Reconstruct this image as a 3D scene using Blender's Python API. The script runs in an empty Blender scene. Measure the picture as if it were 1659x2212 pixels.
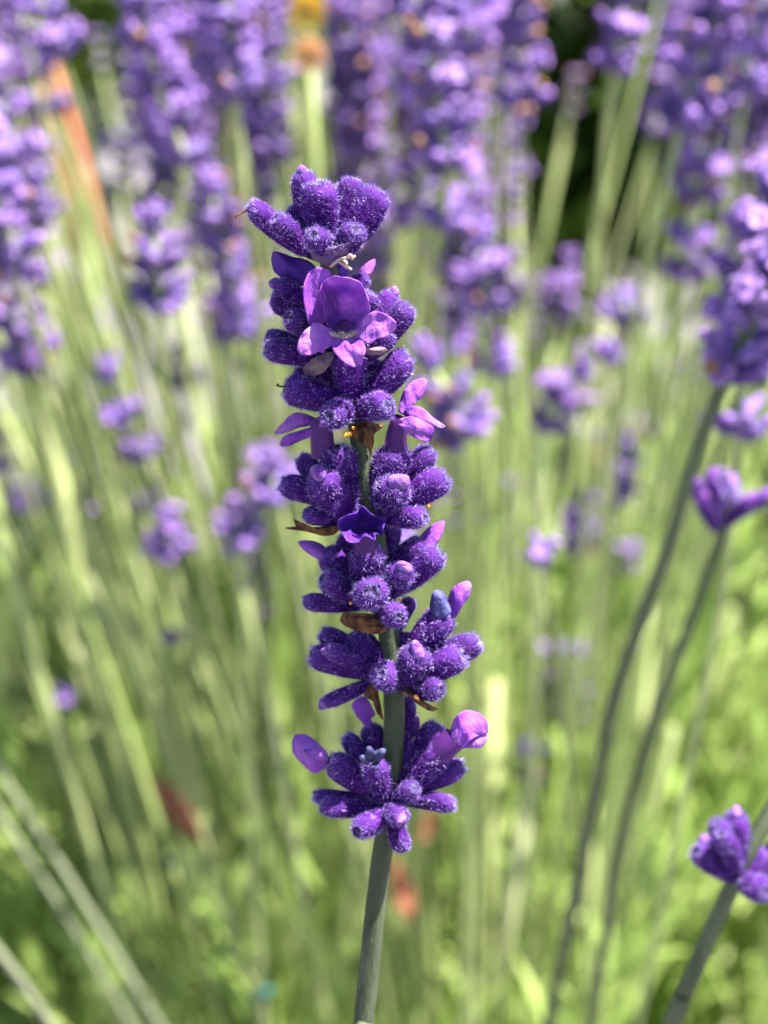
import bpy, math, random
import numpy as np
from mathutils import Vector, Matrix, Quaternion

random.seed(7)
rng = np.random.default_rng(7)
scene = bpy.context.scene
col = scene.collection

# ------------------------------------------------------------------ camera
PITCH = math.radians(22.0)
CAM = Vector((0.0, 0.0, 0.62))
HALF = 0.0425 / 0.150                 # half frame height at unit depth
FWD = Vector((0, math.cos(PITCH), -math.sin(PITCH)))
UP = Vector((0, math.sin(PITCH), math.cos(PITCH)))
RIGHT = Vector((1, 0, 0))
cam = bpy.data.cameras.new('camera')
cam.sensor_fit = 'VERTICAL'
cam.sensor_height = 36.0
cam.lens = 18.0 / HALF
cam.clip_start = 0.01
cam.clip_end = 500
cam.dof.use_dof = True
cam.dof.focus_distance = 0.1475
cam.dof.aperture_fstop = cam.lens / 2.35      # a 2 mm wide phone lens
cam_o = bpy.data.objects.new('camera', cam)
col.objects.link(cam_o)
cam_o.location = CAM
cam_o.rotation_euler = (math.pi / 2 - PITCH, 0, 0)
scene.camera = cam_o

# ------------------------------------------------------------------ light
SUN_DIR = (UP * 0.84 - FWD * 0.34 + RIGHT * 0.36).normalized()   # towards the sun
el = math.asin(SUN_DIR.z)
az = math.atan2(SUN_DIR.x, SUN_DIR.y)
world = bpy.data.worlds.new('World')
scene.world = world
world.use_nodes = True
wn = world.node_tree
sky = wn.nodes.new('ShaderNodeTexSky')
sky.sky_type = 'NISHITA'
sky.sun_disc = False
sky.sun_elevation = el
sky.sun_rotation = az
wn.links.new(sky.outputs[0], wn.nodes['Background'].inputs['Color'])
wn.nodes['Background'].inputs['Strength'].default_value = 0.05
sun = bpy.data.lights.new('sun', 'SUN')
sun.energy = 5.0
sun.angle = math.radians(0.53)
sun.color = (1.0, 0.955, 0.88)
sun_o = bpy.data.objects.new('sun', sun)
col.objects.link(sun_o)
sun_o.rotation_euler = SUN_DIR.to_track_quat('Z', 'Y').to_euler()
vs = scene.view_settings
vs.view_transform = 'Standard'
vs.look = 'None'
vs.exposure = 2.6
vs.gamma = 1.0
vs.use_curve_mapping = False
scene.cycles.max_bounces = 8
scene.cycles.transparent_max_bounces = 6

# ------------------------------------------------------------------ helpers
def pix(px, py, depth):
    """photo pixel (1659 x 2212 grid) at a depth along the viewing axis -> world point"""
    u = (px - 829.5) / 1106.0 * HALF
    v = -(py - 1106.0) / 1106.0 * HALF
    return CAM + (FWD + RIGHT * u + UP * v) * depth

CROPS = {'A': (493.7, 329.2, .2976), 'B': (521.2, 932.6, .3472), 'C': (576.0, 1481.2, .3307), 'D': (0, 0, 1)}
def plane_depth(py):
    return 0.150 + (py - 700) / 2212 * 0.085 * 0.21
def cp(c, x, y, z=0.0):
    ox, oy, s = CROPS[c]
    px, py = ox + x * s, oy + y * s
    return pix(px, py, plane_depth(py) - z * 0.001)
def cpx(c, w):
    return w * CROPS[c][2] * 0.085 / 2212

def link(o, parent=None):
    col.objects.link(o)
    if parent is not None:
        o.parent = parent
    return o
def make_mesh(name, verts, faces, mats, fm=None, smooth=True, attr=None):
    me = bpy.data.meshes.new(name)
    me.from_pydata([tuple(v) for v in verts], [], [tuple(f) for f in faces])
    for m in (mats if isinstance(mats, (list, tuple)) else [mats]):
        me.materials.append(m)
    if fm is not None:
        me.polygons.foreach_set('material_index', np.asarray(fm, dtype=np.int32))
    if smooth:
        me.polygons.foreach_set('use_smooth', np.ones(len(me.polygons), dtype=bool))
    if attr is not None:
        a = me.attributes.new('k', 'FLOAT', 'POINT')
        a.data.foreach_set('value', np.asarray(attr, dtype=np.float32))
    me.update()
    return me
def ob(name, me, parent=None, mat=None, kind=None):
    o = bpy.data.objects.new(name, me)
    link(o, parent)
    if mat is not None:
        o.matrix_local = mat
    if kind:
        o['kind'] = kind
    return o
def empty(name, loc, label, cat, group=None):
    o = bpy.data.objects.new(name, None)
    o.empty_display_size = 0.01
    link(o)
    o.location = loc
    o['label'] = label
    o['category'] = cat
    if group:
        o['group'] = group
    return o
def tag(o, label, cat, group=None, kind=None):
    o['label'] = label
    o['category'] = cat
    if group: o['group'] = group
    if kind: o['kind'] = kind
    return o

# ------------------------------------------------------------------ materials
def srgb(r, g, b):
    f = lambda c: (c / 255 / 12.92) if c / 255 <= .04045 else ((c / 255 + .055) / 1.055) ** 2.4
    return (f(r), f(g), f(b), 1)
def mat(name, ramp, scale=400, rough=.7, trans=0.0, trans_col=None, vary=0.0, stretch=None, bump=0.0,
        bump_scale=None, tip=None, sheen=0.0, spec=0.3, detail=3, sss=0.0):
    """procedural material: noise through a colour ramp, per-object value shift, optional leaf translucency"""
    m = bpy.data.materials.new(name)
    m.use_nodes = True
    nt = m.node_tree
    N, L = nt.nodes, nt.links
    bs = N['Principled BSDF']
    out = N['Material Output']
    tc = N.new('ShaderNodeTexCoord')
    mp = N.new('ShaderNodeMapping')
    L.new(tc.outputs['Object'], mp.inputs['Vector'])
    if stretch: mp.inputs['Scale'].default_value = stretch
    oi = N.new('ShaderNodeObjectInfo')
    off = N.new('ShaderNodeMath'); off.operation = 'MULTIPLY'; off.inputs[1].default_value = 37.0
    L.new(oi.outputs['Random'], off.inputs[0])
    nz = N.new('ShaderNodeTexNoise')
    nz.noise_dimensions = '4D'
    nz.inputs['Scale'].default_value = scale
    nz.inputs['Detail'].default_value = detail
    L.new(mp.outputs[0], nz.inputs['Vector'])
    L.new(off.outputs[0], nz.inputs['W'])
    cr = N.new('ShaderNodeValToRGB')
    els = cr.color_ramp.elements
    for i, (p, c) in enumerate(ramp):
        e = els[i] if i < 2 else els.new(p)
        e.position = p
        e.color = c if len(c) == 4 else (*c, 1)
    L.new(nz.outputs['Fac'], cr.inputs['Fac'])
    csrc = cr.outputs['Color']
    if vary:
        hs = N.new('ShaderNodeHueSaturation')
        mr = N.new('ShaderNodeMapRange')
        mr.inputs['To Min'].default_value = 1 - vary
        mr.inputs['To Max'].default_value = 1 + vary
        L.new(oi.outputs['Random'], mr.inputs['Value'])
        L.new(mr.outputs[0], hs.inputs['Value'])
        L.new(csrc, hs.inputs['Color'])
        csrc = hs.outputs['Color']
    if tip:
        sx = N.new('ShaderNodeSeparateXYZ')
        L.new(tc.outputs['Object'], sx.inputs[0])
        m2 = N.new('ShaderNodeMapRange')
        m2.inputs['From Min'].default_value = tip[0]
        m2.inputs['From Max'].default_value = tip[1]
        m2.inputs['To Max'].default_value = tip[3]
        L.new(sx.outputs['Z'], m2.inputs['Value'])
        mc = N.new('ShaderNodeMix'); mc.data_type = 'RGBA'
        L.new(m2.outputs[0], mc.inputs['Factor'])
        L.new(csrc, mc.inputs['A'])
        mc.inputs['B'].default_value = (*tip[2], 1)
        csrc = mc.outputs['Result']
    L.new(csrc, bs.inputs['Base Color'])
    bs.inputs['Roughness'].default_value = rough
    bs.inputs['Specular IOR Level'].default_value = spec
    if sheen:
        bs.inputs['Sheen Weight'].default_value = sheen
    if bump:
        b = N.new('ShaderNodeBump')
        b.inputs['Strength'].default_value = bump
        b.inputs['Distance'].default_value = 0.0003
        n2 = N.new('ShaderNodeTexNoise')
        n2.inputs['Scale'].default_value = bump_scale or scale * 3
        n2.inputs['Detail'].default_value = 4
        L.new(mp.outputs[0], n2.inputs['Vector'])
        L.new(n2.outputs['Fac'], b.inputs['Height'])
        L.new(b.outputs[0], bs.inputs['Normal'])
    if trans:
        tr = N.new('ShaderNodeBsdfTranslucent')
        if trans_col:
            tr.inputs['Color'].default_value = trans_col
        else:
            L.new(csrc, tr.inputs['Color'])
        mx = N.new('ShaderNodeMixShader')
        mx.inputs[0].default_value = trans
        L.new(bs.outputs[0], mx.inputs[1])
        L.new(tr.outputs[0], mx.inputs[2])
        L.new(mx.outputs[0], out.inputs['Surface'])
    return m

M = {}
M['calyx'] = mat('calyx_velvet', [(.3, (.019, .002, .058)), (.55, (.044, .006, .105)), (.75, (.090, .018, .19))], scale=900, rough=.85, bump=.5, bump_scale=2500, spec=.04, vary=.25, tip=(.0030, .0052, (.16, .07, .34), .25))  # paler tip paints sunlight on the bud ends into the colour
M['fuzz'] = mat('calyx_hair', [(.36, (.060, .022, .19)), (.52, (.21, .12, .45)), (.68, (.56, .47, .77))], scale=1500, rough=.7, spec=.1, trans=.3, vary=.12, tip=(.0028, .0054, (.50, .36, .78), .22))  # paler tip: whiter end hairs, plus sunlight painted in
M['mouth'] = mat('calyx_mouth', [(.35, (.035, .022, .09)), (.55, (.10, .07, .19)), (.8, (.24, .20, .34))], scale=2600, rough=.9, spec=.05, bump=.6)
M['petal'] = mat('petal', [(.28, (.15, .032, .38)), (.46, (.30, .085, .52)), (.66, (.47, .20, .64))], scale=420, detail=6, rough=.8, spec=.12, trans=.34, vary=.10, bump=.9, bump_scale=2600, stretch=(1, 1, .4))
M['tip'] = mat('petal_tip', [(.3, (.12, .030, .28)), (.5, (.22, .08, .40)), (.7, (.36, .20, .50))], scale=1600, rough=.8, trans=.15, vary=.2, bump=.8, bump_scale=3000)
M['petal_dark'] = mat('petal_throat_and_shade', [(.3, (.065, .012, .25)), (.7, (.13, .030, .38))], scale=900, rough=.6, trans=.3, bump=.3, bump_scale=2200, stretch=(1, 1, .25))  # dark throat pigment; doubles as painted shade on petals under the top cluster
M['petal_pink'] = mat('petal_tube', [(.3, (.065, .010, .14)), (.7, (.13, .028, .22))], scale=700, rough=.5, trans=.3)
M['petal_blue'] = mat('petal_withered_blue', [(.3, (.05, .04, .20)), (.7, (.13, .13, .36))], scale=900, rough=.7, trans=.3, bump=.4)
M['teeth'] = mat('calyx_teeth_pale', [(.3, (.035, .03, .12)), (.7, (.11, .11, .24))], scale=1200, rough=.7, trans=.2)
M['stem'] = mat('stem_skin', [(.3, (.042, .054, .026)), (.6, (.068, .082, .044)), (.8, (.10, .112, .068))], scale=900, rough=.75, stretch=(1, 1, .15), bump=.3, bump_scale=3000)
M['stem_fuzz'] = mat('stem_hair', [(.3, (.07, .085, .055)), (.7, (.13, .15, .10))], scale=500, rough=.6, trans=.3)
M['bract'] = mat('dry_bract', [(.36, (.030, .010, .006)), (.50, (.13, .050, .018)), (.70, (.27, .14, .055))], scale=1500, rough=.75, trans=.2, bump=1.0, bump_scale=2200, stretch=(1, 1, .35), detail=5)
M['bract_pale'] = mat('pale_bract', [(.3, (.14, .075, .16)), (.55, (.23, .15, .19)), (.8, (.32, .25, .20))], scale=800, rough=.8, trans=.15, bump=.4)
M['cream'] = mat('cream_scrap', [(.3, (.55, .42, .28)), (.7, (.80, .72, .58))], scale=900, rough=.7, trans=.2)
M['pollen'] = mat('orange_pollen', [(.3, (.70, .22, .02)), (.7, (.90, .45, .04))], scale=2000, rough=.7)
# plants behind
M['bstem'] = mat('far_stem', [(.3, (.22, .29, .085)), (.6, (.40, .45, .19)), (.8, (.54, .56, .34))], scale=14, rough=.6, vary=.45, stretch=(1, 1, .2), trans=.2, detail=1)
M['bstem_shaded'] = mat('near_stem_shaded', [(.3, (.058, .078, .034)), (.7, (.115, .14, .070))], scale=500, rough=.7, stretch=(1, 1, .15), bump=.2)  # darker copy of the stem colour, with shadow painted in
M['bstem_grey'] = mat('grey_green_stem', [(.3, (.12, .14, .075)), (.7, (.21, .225, .14))], scale=14, rough=.7, stretch=(1, 1, .2), detail=1)
M['bcalyx'] = mat('far_calyx', [(.3, (.050, .016, .16)), (.55, (.13, .065, .29)), (.75, (.28, .18, .45))], scale=350, rough=.75, vary=.35, sheen=.3, trans=.1)
M['bpetal'] = mat('far_petal', [(.3, (.25, .12, .46)), (.7, (.44, .27, .62))], scale=300, rough=.5, vary=.25, trans=.35)
M['btan'] = mat('far_withered', [(.3, (.30, .14, .07)), (.7, (.50, .28, .16))], scale=300, rough=.7, vary=.3, trans=.2)
M['leaf'] = mat('lavender_leaf', [(.30, (.12, .20, .035)), (.50, (.27, .37, .095)), (.70, (.43, .49, .18))], scale=26, rough=.6, trans=.35)
M['shrub'] = mat('shrub_leaf', [(.34, (.030, .062, .008)), (.52, (.095, .165, .018)), (.68, (.26, .34, .045))], scale=9, rough=.5, trans=.3)  # yellow-green end of the ramp paints sunlit patches into the leaves
M['bark'] = mat('bark', [(.3, (.05, .035, .025)), (.7, (.13, .09, .06))], scale=60, rough=.9, bump=.6)
M['soil'] = mat('soil', [(.3, (.075, .066, .078)), (.6, (.13, .118, .135)), (.8, (.20, .185, .195))], scale=28, rough=.9, bump=.8, bump_scale=220, detail=8)
M['rust'] = mat('rust_orange_wood', [(.3, (.22, .05, .03)), (.7, (.36, .11, .055))], scale=120, rough=.8, stretch=(1, 1, .1))
M['terracotta'] = mat('terracotta', [(.3, (.16, .045, .024)), (.7, (.28, .11, .05))], scale=120, rough=.8)
M['teal'] = mat('teal_plastic', [(.3, (.012, .10, .10)), (.7, (.03, .19, .18))], scale=200, rough=.35)
M['yellow'] = mat('yellow_petal', [(.3, (.72, .42, .03)), (.7, (.85, .62, .10))], scale=200, rough=.6, trans=.3)
M['peach'] = mat('peach_petal', [(.3, (.75, .34, .12)), (.7, (.82, .50, .26))], scale=200, rough=.6, trans=.3)

for key, g in (('calyx', .90), ('fuzz', .98), ('mouth', .8), ('petal', .84), ('petal_dark', .8), ('petal_pink', .8), ('tip', .82), ('stem', .8), ('stem_fuzz', .8),
               ('bract', .8), ('bract_pale', .75), ('cream', .8), ('bcalyx', .82), ('bpetal', .82), ('btan', .6), ('bstem_shaded', .85), ('bstem_grey', .85),
               ('rust', .8), ('terracotta', .8), ('teal', .7), ('petal_blue', .8), ('teeth', .7)):
    for nd in M[key].node_tree.nodes:
        if nd.type == 'VALTORGB':
            for e_ in nd.color_ramp.elements:
                c_ = e_.color; e_.color = (c_[0] * g, c_[1] * g, c_[2] * g, 1)
        elif nd.type == 'MIX':
            c_ = nd.inputs['B'].default_value; nd.inputs['B'].default_value = (c_[0] * g, c_[1] * g, c_[2] * g, 1)

# ------------------------------------------------------------------ curve tools
def catmull(pts, n, closed=False):
    P = [Vector(p) for p in pts]
    out = []
    m = len(P)
    segs = m if closed else m - 1
    for i in range(segs):
        if closed:
            a, b, c, d = P[(i - 1) % m], P[i], P[(i + 1) % m], P[(i + 2) % m]
        else:
            b, c = P[i], P[i + 1]
            a = P[i - 1] if i > 0 else b * 2 - c
            d = P[i + 2] if i + 2 < m else c * 2 - b
        for k in range(n):
            t = k / n
            out.append(.5 * ((2 * b) + (c - a) * t + (2 * a - 5 * b + 4 * c - d) * t * t + (3 * b - a - 3 * c + d) * t ** 3))
    if not closed:
        out.append(P[-1].copy())
    return out

def tube(path, radii, sides=8, square=0.0, twist=0.0, cap=True):
    """sweep a round or squarish section along a path"""
    V, F = [], []
    n = len(path)
    t0 = (path[1] - path[0]).normalized()
    ref = t0.orthogonal().normalized()
    for i, p in enumerate(path):
        t = (path[min(i + 1, n - 1)] - path[max(i - 1, 0)]).normalized()
        ref = (ref - t * ref.dot(t)).normalized()
        bi = t.cross(ref)
        r = radii[i] if hasattr(radii, '__len__') else radii
        for s in range(sides):
            a = 2 * math.pi * s / sides
            q = 1 + square * math.cos(4 * a)
            V.append(p + (ref * math.cos(a + twist) + bi * math.sin(a + twist)) * r * q)
    for i in range(n - 1):
        for s in range(sides):
            s2 = (s + 1) % sides
            F.append((i * sides + s, i * sides + s2, (i + 1) * sides + s2, (i + 1) * sides + s))
    if cap:
        F.append(tuple(range(sides - 1, -1, -1)))
        F.append(tuple((n - 1) * sides + s for s in range(sides)))
    return V, F

def hair_ribbons(points, normals, dirs, length, width, rg):
    """thin bent two-segment hairs"""
    V, F = [], []
    for p, d, n in zip(points, dirs, normals):
        L = length * rg.uniform(.55, 1.35)
        d = Vector(d).normalized()
        side = d.cross(Vector(rg.normal(size=3))).normalized() * width * .5
        bend = Vector(rg.normal(size=3)) * L * .22
        p = Vector(p) - d * L * .05
        q = p + d * L * .55 + bend * .35
        e = p + d * L + bend
        i = len(V)
        V += [p - side, p + side, q + side * .8, q - side * .8, e]
        F += [(i, i + 1, i + 2, i + 3), (i + 3, i + 2, i + 4)]
    return V, F

# ------------------------------------------------------------------ bud (calyx) prototypes, unit: length 1, radius .5 at widest before scaling in mm
BL, BR = .0050, .00128
def bud_variant(seed, hairs=1700, detail=True):
    rg = np.random.default_rng(seed)
    sides, rings = 28, 18
    bend = rg.uniform(-.10, .14)
    fat = rg.uniform(.92, 1.08)
    pr = [(0, .48), (.08, .66), (.25, .84), (.45, .94), (.65, .99), (.82, 1.0), (.91, .92), (.97, .74), (1.0, .54)]
    xs, ys = [a for a, b in pr], [b for a, b in pr]
    ph = rg.uniform(0, 6.28)
    def surf(t, a):
        r = np.interp(t, xs, ys) * BR * fat
        r *= 1 + .065 * math.cos(13 * a) * min(1, t * 5) + .05 * math.sin(2 * a + ph) + .035 * math.sin(3 * a + 5 * t + ph)
        return Vector((r * math.cos(a) + bend * BL * t * t, r * math.sin(a), t * BL))
    V = [surf(i / (rings - 1), 2 * math.pi * s / sides) for i in range(rings) for s in range(sides)]
    F = [(i * sides + s, i * sides + (s + 1) % sides, (i + 1) * sides + (s + 1) % sides, (i + 1) * sides + s) for i in range(rings - 1) for s in range(sides)]
    F.append(tuple(range(sides - 1, -1, -1)))
    me = make_mesh('bud', V, F, M['calyx'])
    # puckered mouth: crinkled button sunk in the end
    mv, mf = [], []
    top = Vector((bend * BL, 0, BL))
    ring = [(.53, -.06), (.47, .01), (.37, .03), (.27, .02), (.17, -.02), (.06, -.05)]
    for j, (r, h) in enumerate(ring):
        for s in range(20):
            a = 2 * math.pi * s / 20
            w = 1 + .05 * math.cos(5 * a + ph) + .10 * math.sin(3 * a + j * .8 + ph)
            hh = h + .02 * math.cos(5 * a + ph + j * .3) + rg.normal() * .022
            mv.append(top + Vector((r * w * BR * math.cos(a), r * w * BR * math.sin(a), hh * BR * 1.6)))
    n = len(ring)
    mf = [(i * 20 + s, i * 20 + (s + 1) % 20, (i + 1) * 20 + (s + 1) % 20, (i + 1) * 20 + s) for i in range(n - 1) for s in range(20)]
    mf.append(tuple((n - 1) * 20 + s for s in range(20)))
    mm = make_mesh('mouth', mv, mf, M['mouth'])
    hm = None
    if hairs:
        pts, nor, dr = [], [], []
        for _ in range(hairs):
            t = 1 - rg.random() ** 1.12 * .97
            a = rg.uniform(0, 6.283)
            p = surf(t, a)
            n_ = (surf(t, a + .02) - p).cross(surf(min(t + .02, 1.02), a) - p)
            if n_.length < 1e-14: continue
            n_ = n_.normalized()
            if n_.dot(Vector((math.cos(a), math.sin(a), 0))) < 0: n_ = -n_
            d = n_ * .75 + Vector((0, 0, .35 + .5 * (t > .9))) + Vector(rg.normal(size=3)) * .42
            pts.append(p); nor.append(n_); dr.append(d)
        for _ in range(150):
            a = rg.uniform(0, 6.283)
            p = surf(1.0, a) + Vector((0, 0, rg.uniform(-.00004, .00006)))
            inw = Vector((-math.cos(a), -math.sin(a), 0))
            pts.append(p); nor.append(inw); dr.append(inw * rg.uniform(-.3, .8) + Vector((0, 0, .8)) + Vector(rg.normal(size=3)) * .4)
        hv, hf = hair_ribbons(pts, nor, dr, .00034, .000031, rg)
        hm = make_mesh('fuzz', hv, hf, M['fuzz'], smooth=False)
    # closed corolla poking out of the mouth
    return me, mm, hm, top
def ovoid(L, R, flat=.85, hook=.3, mat_=None, seed=0, name='petal_tip', crease=.08):
    rg = np.random.default_rng(seed)
    sides, rings = 16, 10
    V, F = [], []
    for i in range(rings):
        t = i / (rings - 1)
        r = R * (math.sin(math.pi * (.22 + .76 * t)) ** .75) * (1 if t < .98 else .25)
        for s in range(sides):
            a = 2 * math.pi * s / sides
            w = 1 + crease * math.cos(2 * a + 1) + .05 * math.sin(3 * a + 4 * t + seed)
            V.append(Vector((r * w * math.cos(a) + hook * L * t * t, r * w * flat * math.sin(a), L * t - L * .15)))
    F = [(i * sides + s, i * sides + (s + 1) % sides, (i + 1) * sides + (s + 1) % sides, (i + 1) * sides + s) for i in range(rings - 1) for s in range(sides)]
    F.append(tuple((rings - 1) * sides + s for s in range(sides)))
    return make_mesh(name, V, F, mat_)
BUDS = [bud_variant(100 + i) for i in range(8)]
TIPS = [ovoid(.0012, .00074, mat_=M['tip'], seed=i, hook=.1 + .15 * i, crease=.2) for i in range(3)]
LONGTIPS = [ovoid(.0032, .00095, mat_=M['petal'], seed=5 + i, hook=.25, flat=.7, crease=.18) for i in range(2)]

def frame_z(d, roll=0.0):
    q = d.to_track_quat('Z', 'Y')
    return (q @ Quaternion((0, 0, 1), roll)).to_matrix().to_4x4()

# ------------------------------------------------------------------ the sharp spike
base_main = Vector((-.012, .40, 0.0))
main_pts_d = [(690, 470), (700, 520), (718, 620), (742, 760), (765, 880), (779, 960), (790, 1050), (806, 1140), (822, 1240),
              (838, 1350), (848, 1450), (852, 1540), (848, 1640), (840, 1740), (824, 1860), (808, 1990), (797, 2100), (785, 2212), (768, 2360)]
main_path = [pix(x, y, plane_depth(y)) for x, y in main_pts_d]
last = main_path[-1]
dirn = (main_path[-1] - main_path[-2]).normalized()
main_path += [last + dirn * .06 + Vector((0, .012, 0)), last.lerp(base_main, .55) + Vector((0, -.05, .0)), base_main.copy()]
spike = empty('lavender_flower_spike', base_main, 'sharply focused violet lavender spike with one wide open lilac flower below its fuzzy top', 'flower spike')
R0 = base_main
mp_s = [p - R0 for p in catmull(main_path, 8)]
rad = [.00058 + .00030 * min(1, i / 60) for i in range(len(mp_s))]
v, f = tube(mp_s, rad, sides=16, square=.07, twist=.5)
# light grooves down the four faces
stem_o = ob('stem', make_mesh('stem', v, f, M['stem']), spike)
pts, nor, dr = [], [], []
rg = np.random.default_rng(5)
for _ in range(9000):
    i = int(rg.integers(0, 150)); s = int(rg.integers(0, 16))
    t = rg.random()
    p = v[i * 16 + s].lerp(v[(i + 1) * 16 + s], t)
    c = mp_s[i].lerp(mp_s[i + 1], t)
    n_ = (p - c).normalized()
    pts.append(p); nor.append(n_); dr.append(n_ + Vector(rg.normal(size=3)) * .5 + Vector((0, 0, -.2)))
hv, hf = hair_ribbons(pts, nor, dr, .00016, .000022, rg)
ob('fuzz', make_mesh('fuzz', hv, hf, M['stem_fuzz'], smooth=False), stem_o, kind='stuff')

bud_n = 0
def bud(c, tip, base, w, zt, zb=0.0, kind='m', label=None):
    """one calyx from base pixel to tip pixel; z in mm towards the viewer"""
    global bud_n
    a = cp(c, *base, zb); b = cp(c, *tip, zt)
    d = b - a
    L = d.length
    a = a - d.normalized() * .0002
    wid = cpx(c, w) * .92
    me, mm, hm, top = BUDS[bud_n % len(BUDS)]
    roll = random.uniform(0, 6.28)
    sx = wid / (2 * BR); sz = max(L, wid * .8) / BL
    if kind == 'l': sz *= .80
    Mx = Matrix.Translation(a - R0) @ frame_z(d, roll) @ Matrix.Diagonal((sx, sx, sz, 1))
    o = ob('bud', me, spike, Mx)
    if label: o['label'] = label
    ob('fuzz', hm, o, kind='stuff')
    ob('mouth', mm, o)
    inv = 1 / sz
    if kind == 'p':
        ob('petal_tip', TIPS[bud_n % 3], o, Matrix.Translation(top) @ Matrix.Diagonal((1, 1, sx * inv, 1)) @ Matrix.Rotation(random.uniform(0, 6.28), 4, 'Z'))
    if kind == 'l':
        ob('petal_tip', LONGTIPS[bud_n % 2], o, Matrix.Translation(top) @ Matrix.Diagonal((.95, .95, sx * inv, 1)) @ Matrix.Rotation(random.uniform(0, 6.28), 4, 'Z'))
    bud_n += 1
    return o

A_BUDS = [
 ((130, 395), (560, 720), 165, -.4, 0, 'm'), ((305, 490), (640, 745), 175, 2.2, .5, 'm'),
 ((545, 140), (610, 600), 205, -1.6, -.6, 'p'), ((655, 205), (680, 660), 285, .9, 0, 'm'),
 ((895, 190), (800, 640), 215, -1.7, -.6, 'm'), ((1115, 275), (870, 660), 230, -.4, 0, 'm'),
 ((662, 590), (720, 730), 195, 4.2, .6, 'm'), ((915, 560), (815, 730), 195, 3.7, .5, 'm'),
 ((790, 330), (760, 700), 190, -3.2, -.8, 'm'), ((480, 400), (640, 700), 170, -3.0, -.8, 'm'),
 ((985, 830), (900, 1060), 150, -2.2, -1.2, 'l'), ((330, 950), (590, 1090), 160, .2, -.2, 'p'),
 ((300, 1085), (590, 1160), 190, -1.2, -.6, 'm'), ((445, 1185), (640, 1310), 165, 3.4, .3, 'm'),
 ((270, 1305), (590, 1410), 155, -.6, -.4, 'm'), ((262, 1422), (720, 1500), 200, 1.6, .3, 'm'),
 ((1065, 1015), (930, 1230), 165, .8, 0, 'm'), ((1220, 1020), (1020, 1300), 175, -1.2, -.5, 'p'),
 ((1330, 1115), (1040, 1450), 200, 0, -.2, 'm'), ((1180, 1290), (960, 1500), 190, 1.2, 0, 'm'),
 ((845, 1400), (895, 1820), 270, .8, .2, 'm'), ((395, 1715), (790, 1800), 235, 1.1, .1, 'm'),
 ((455, 1630), (790, 1730), 150, -.4, -.3, 'm'), ((722, 1895), (880, 1880), 215, 4.8, .4, 'm'),
 ((1335, 1500), (980, 1790), 225, .6, 0, 'm'), ((1190, 1800), (940, 1880), 225, 3.6, .4, 'm'),
 ((1090, 1500), (960, 1760), 180, -1.4, -.4, 'm'), ((620, 1560), (820, 1760), 190, -.8, -.4, 'm'),
 ((560, 1000), (720, 1250), 190, -2.4, -.8, 'm'), ((860, 1010), (800, 1270), 190, -2.8, -.8, 'm'),
 ((720, 1180), (770, 1430), 230, -.6, -.3, 'm'),
]
B_BUDS = [
 ((565, 90), (660, 470), 255, .9, .2, 'm'), ((930, 80), (860, 460), 235, .4, 0, 'm'),
 ((335, 175), (620, 400), 155, -1.0, -.4, 'm'), ((245, 300), (640, 450), 175, .1, 0, 'm'),
 ((470, 262), (660, 520), 255, 2.6, .4, 'p'), ((1200, 115), (930, 400), 165, -1.0, -.4, 'm'),
 ((1275, 265), (930, 460), 195, .5, 0, 'm'), ((960, 275), (880, 490), 235, 2.8, .4, 'p'),
 ((1155, 522), (900, 540), 155, 2.6, .3, 'm'), ((385, 520), (660, 545), 135, 1.2, .2, 'm'),
 ((765, 690), (800, 985), 235, 2.0, .3, 'm'), ((425, 730), (740, 920), 190, .1, 0, 'l'),
 ((1215, 640), (900, 860), 190, -.5, -.2, 'l'), ((1252, 745), (960, 980), 195, .6, 0, 'm'),
 ((930, 560), (880, 860), 160, -2.2, -.6, 'm'), ((475, 935), (740, 1010), 185, 2.2, .3, 'm'),
 ((380, 1060), (740, 1080), 125, .5, .1, 'm'), ((775, 1000), (815, 1040), 220, 5.2, .4, 'm'),
 ((1010, 815), (900, 1020), 190, 2.6, .3, 'p'), ((968, 1160), (860, 1110), 165, 4.8, .4, 'm'),
 ((1060, 1030), (960, 1230), 125, -2.0, -.6, 'm'), ((620, 640), (740, 900), 170, -2.2, -.6, 'm'),
 ((1265, 1110), (1040, 1430), 205, -.2, -.2, 'm'), ((1465, 1265), (1060, 1510), 195, 0, 0, 'm'),
 ((1385, 1375), (1060, 1540), 205, 2.0, .3, 'm'), ((1130, 1365), (1010, 1570), 215, 3.2, .4, 'p'),
 ((505, 1220), (820, 1440), 155, -1.1, -.4, 'm'), ((425, 1370), (840, 1500), 190, .5, .1, 'm'),
 ((525, 1352), (840, 1470), 125, 2.6, .3, 'p'), ((705, 1240), (860, 1500), 225, -.2, -.1, 'm'),
 ((885, 1490), (930, 1560), 175, 4.2, .4, 'm'), ((495, 1680), (850, 1555), 120, 1.0, .2, 'p'),
 ((1255, 1620), (1030, 1580), 155, 3.4, .3, 'm'), ((1010, 1240), (980, 1480), 190, -1.6, -.4, 'm'),
]
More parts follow.
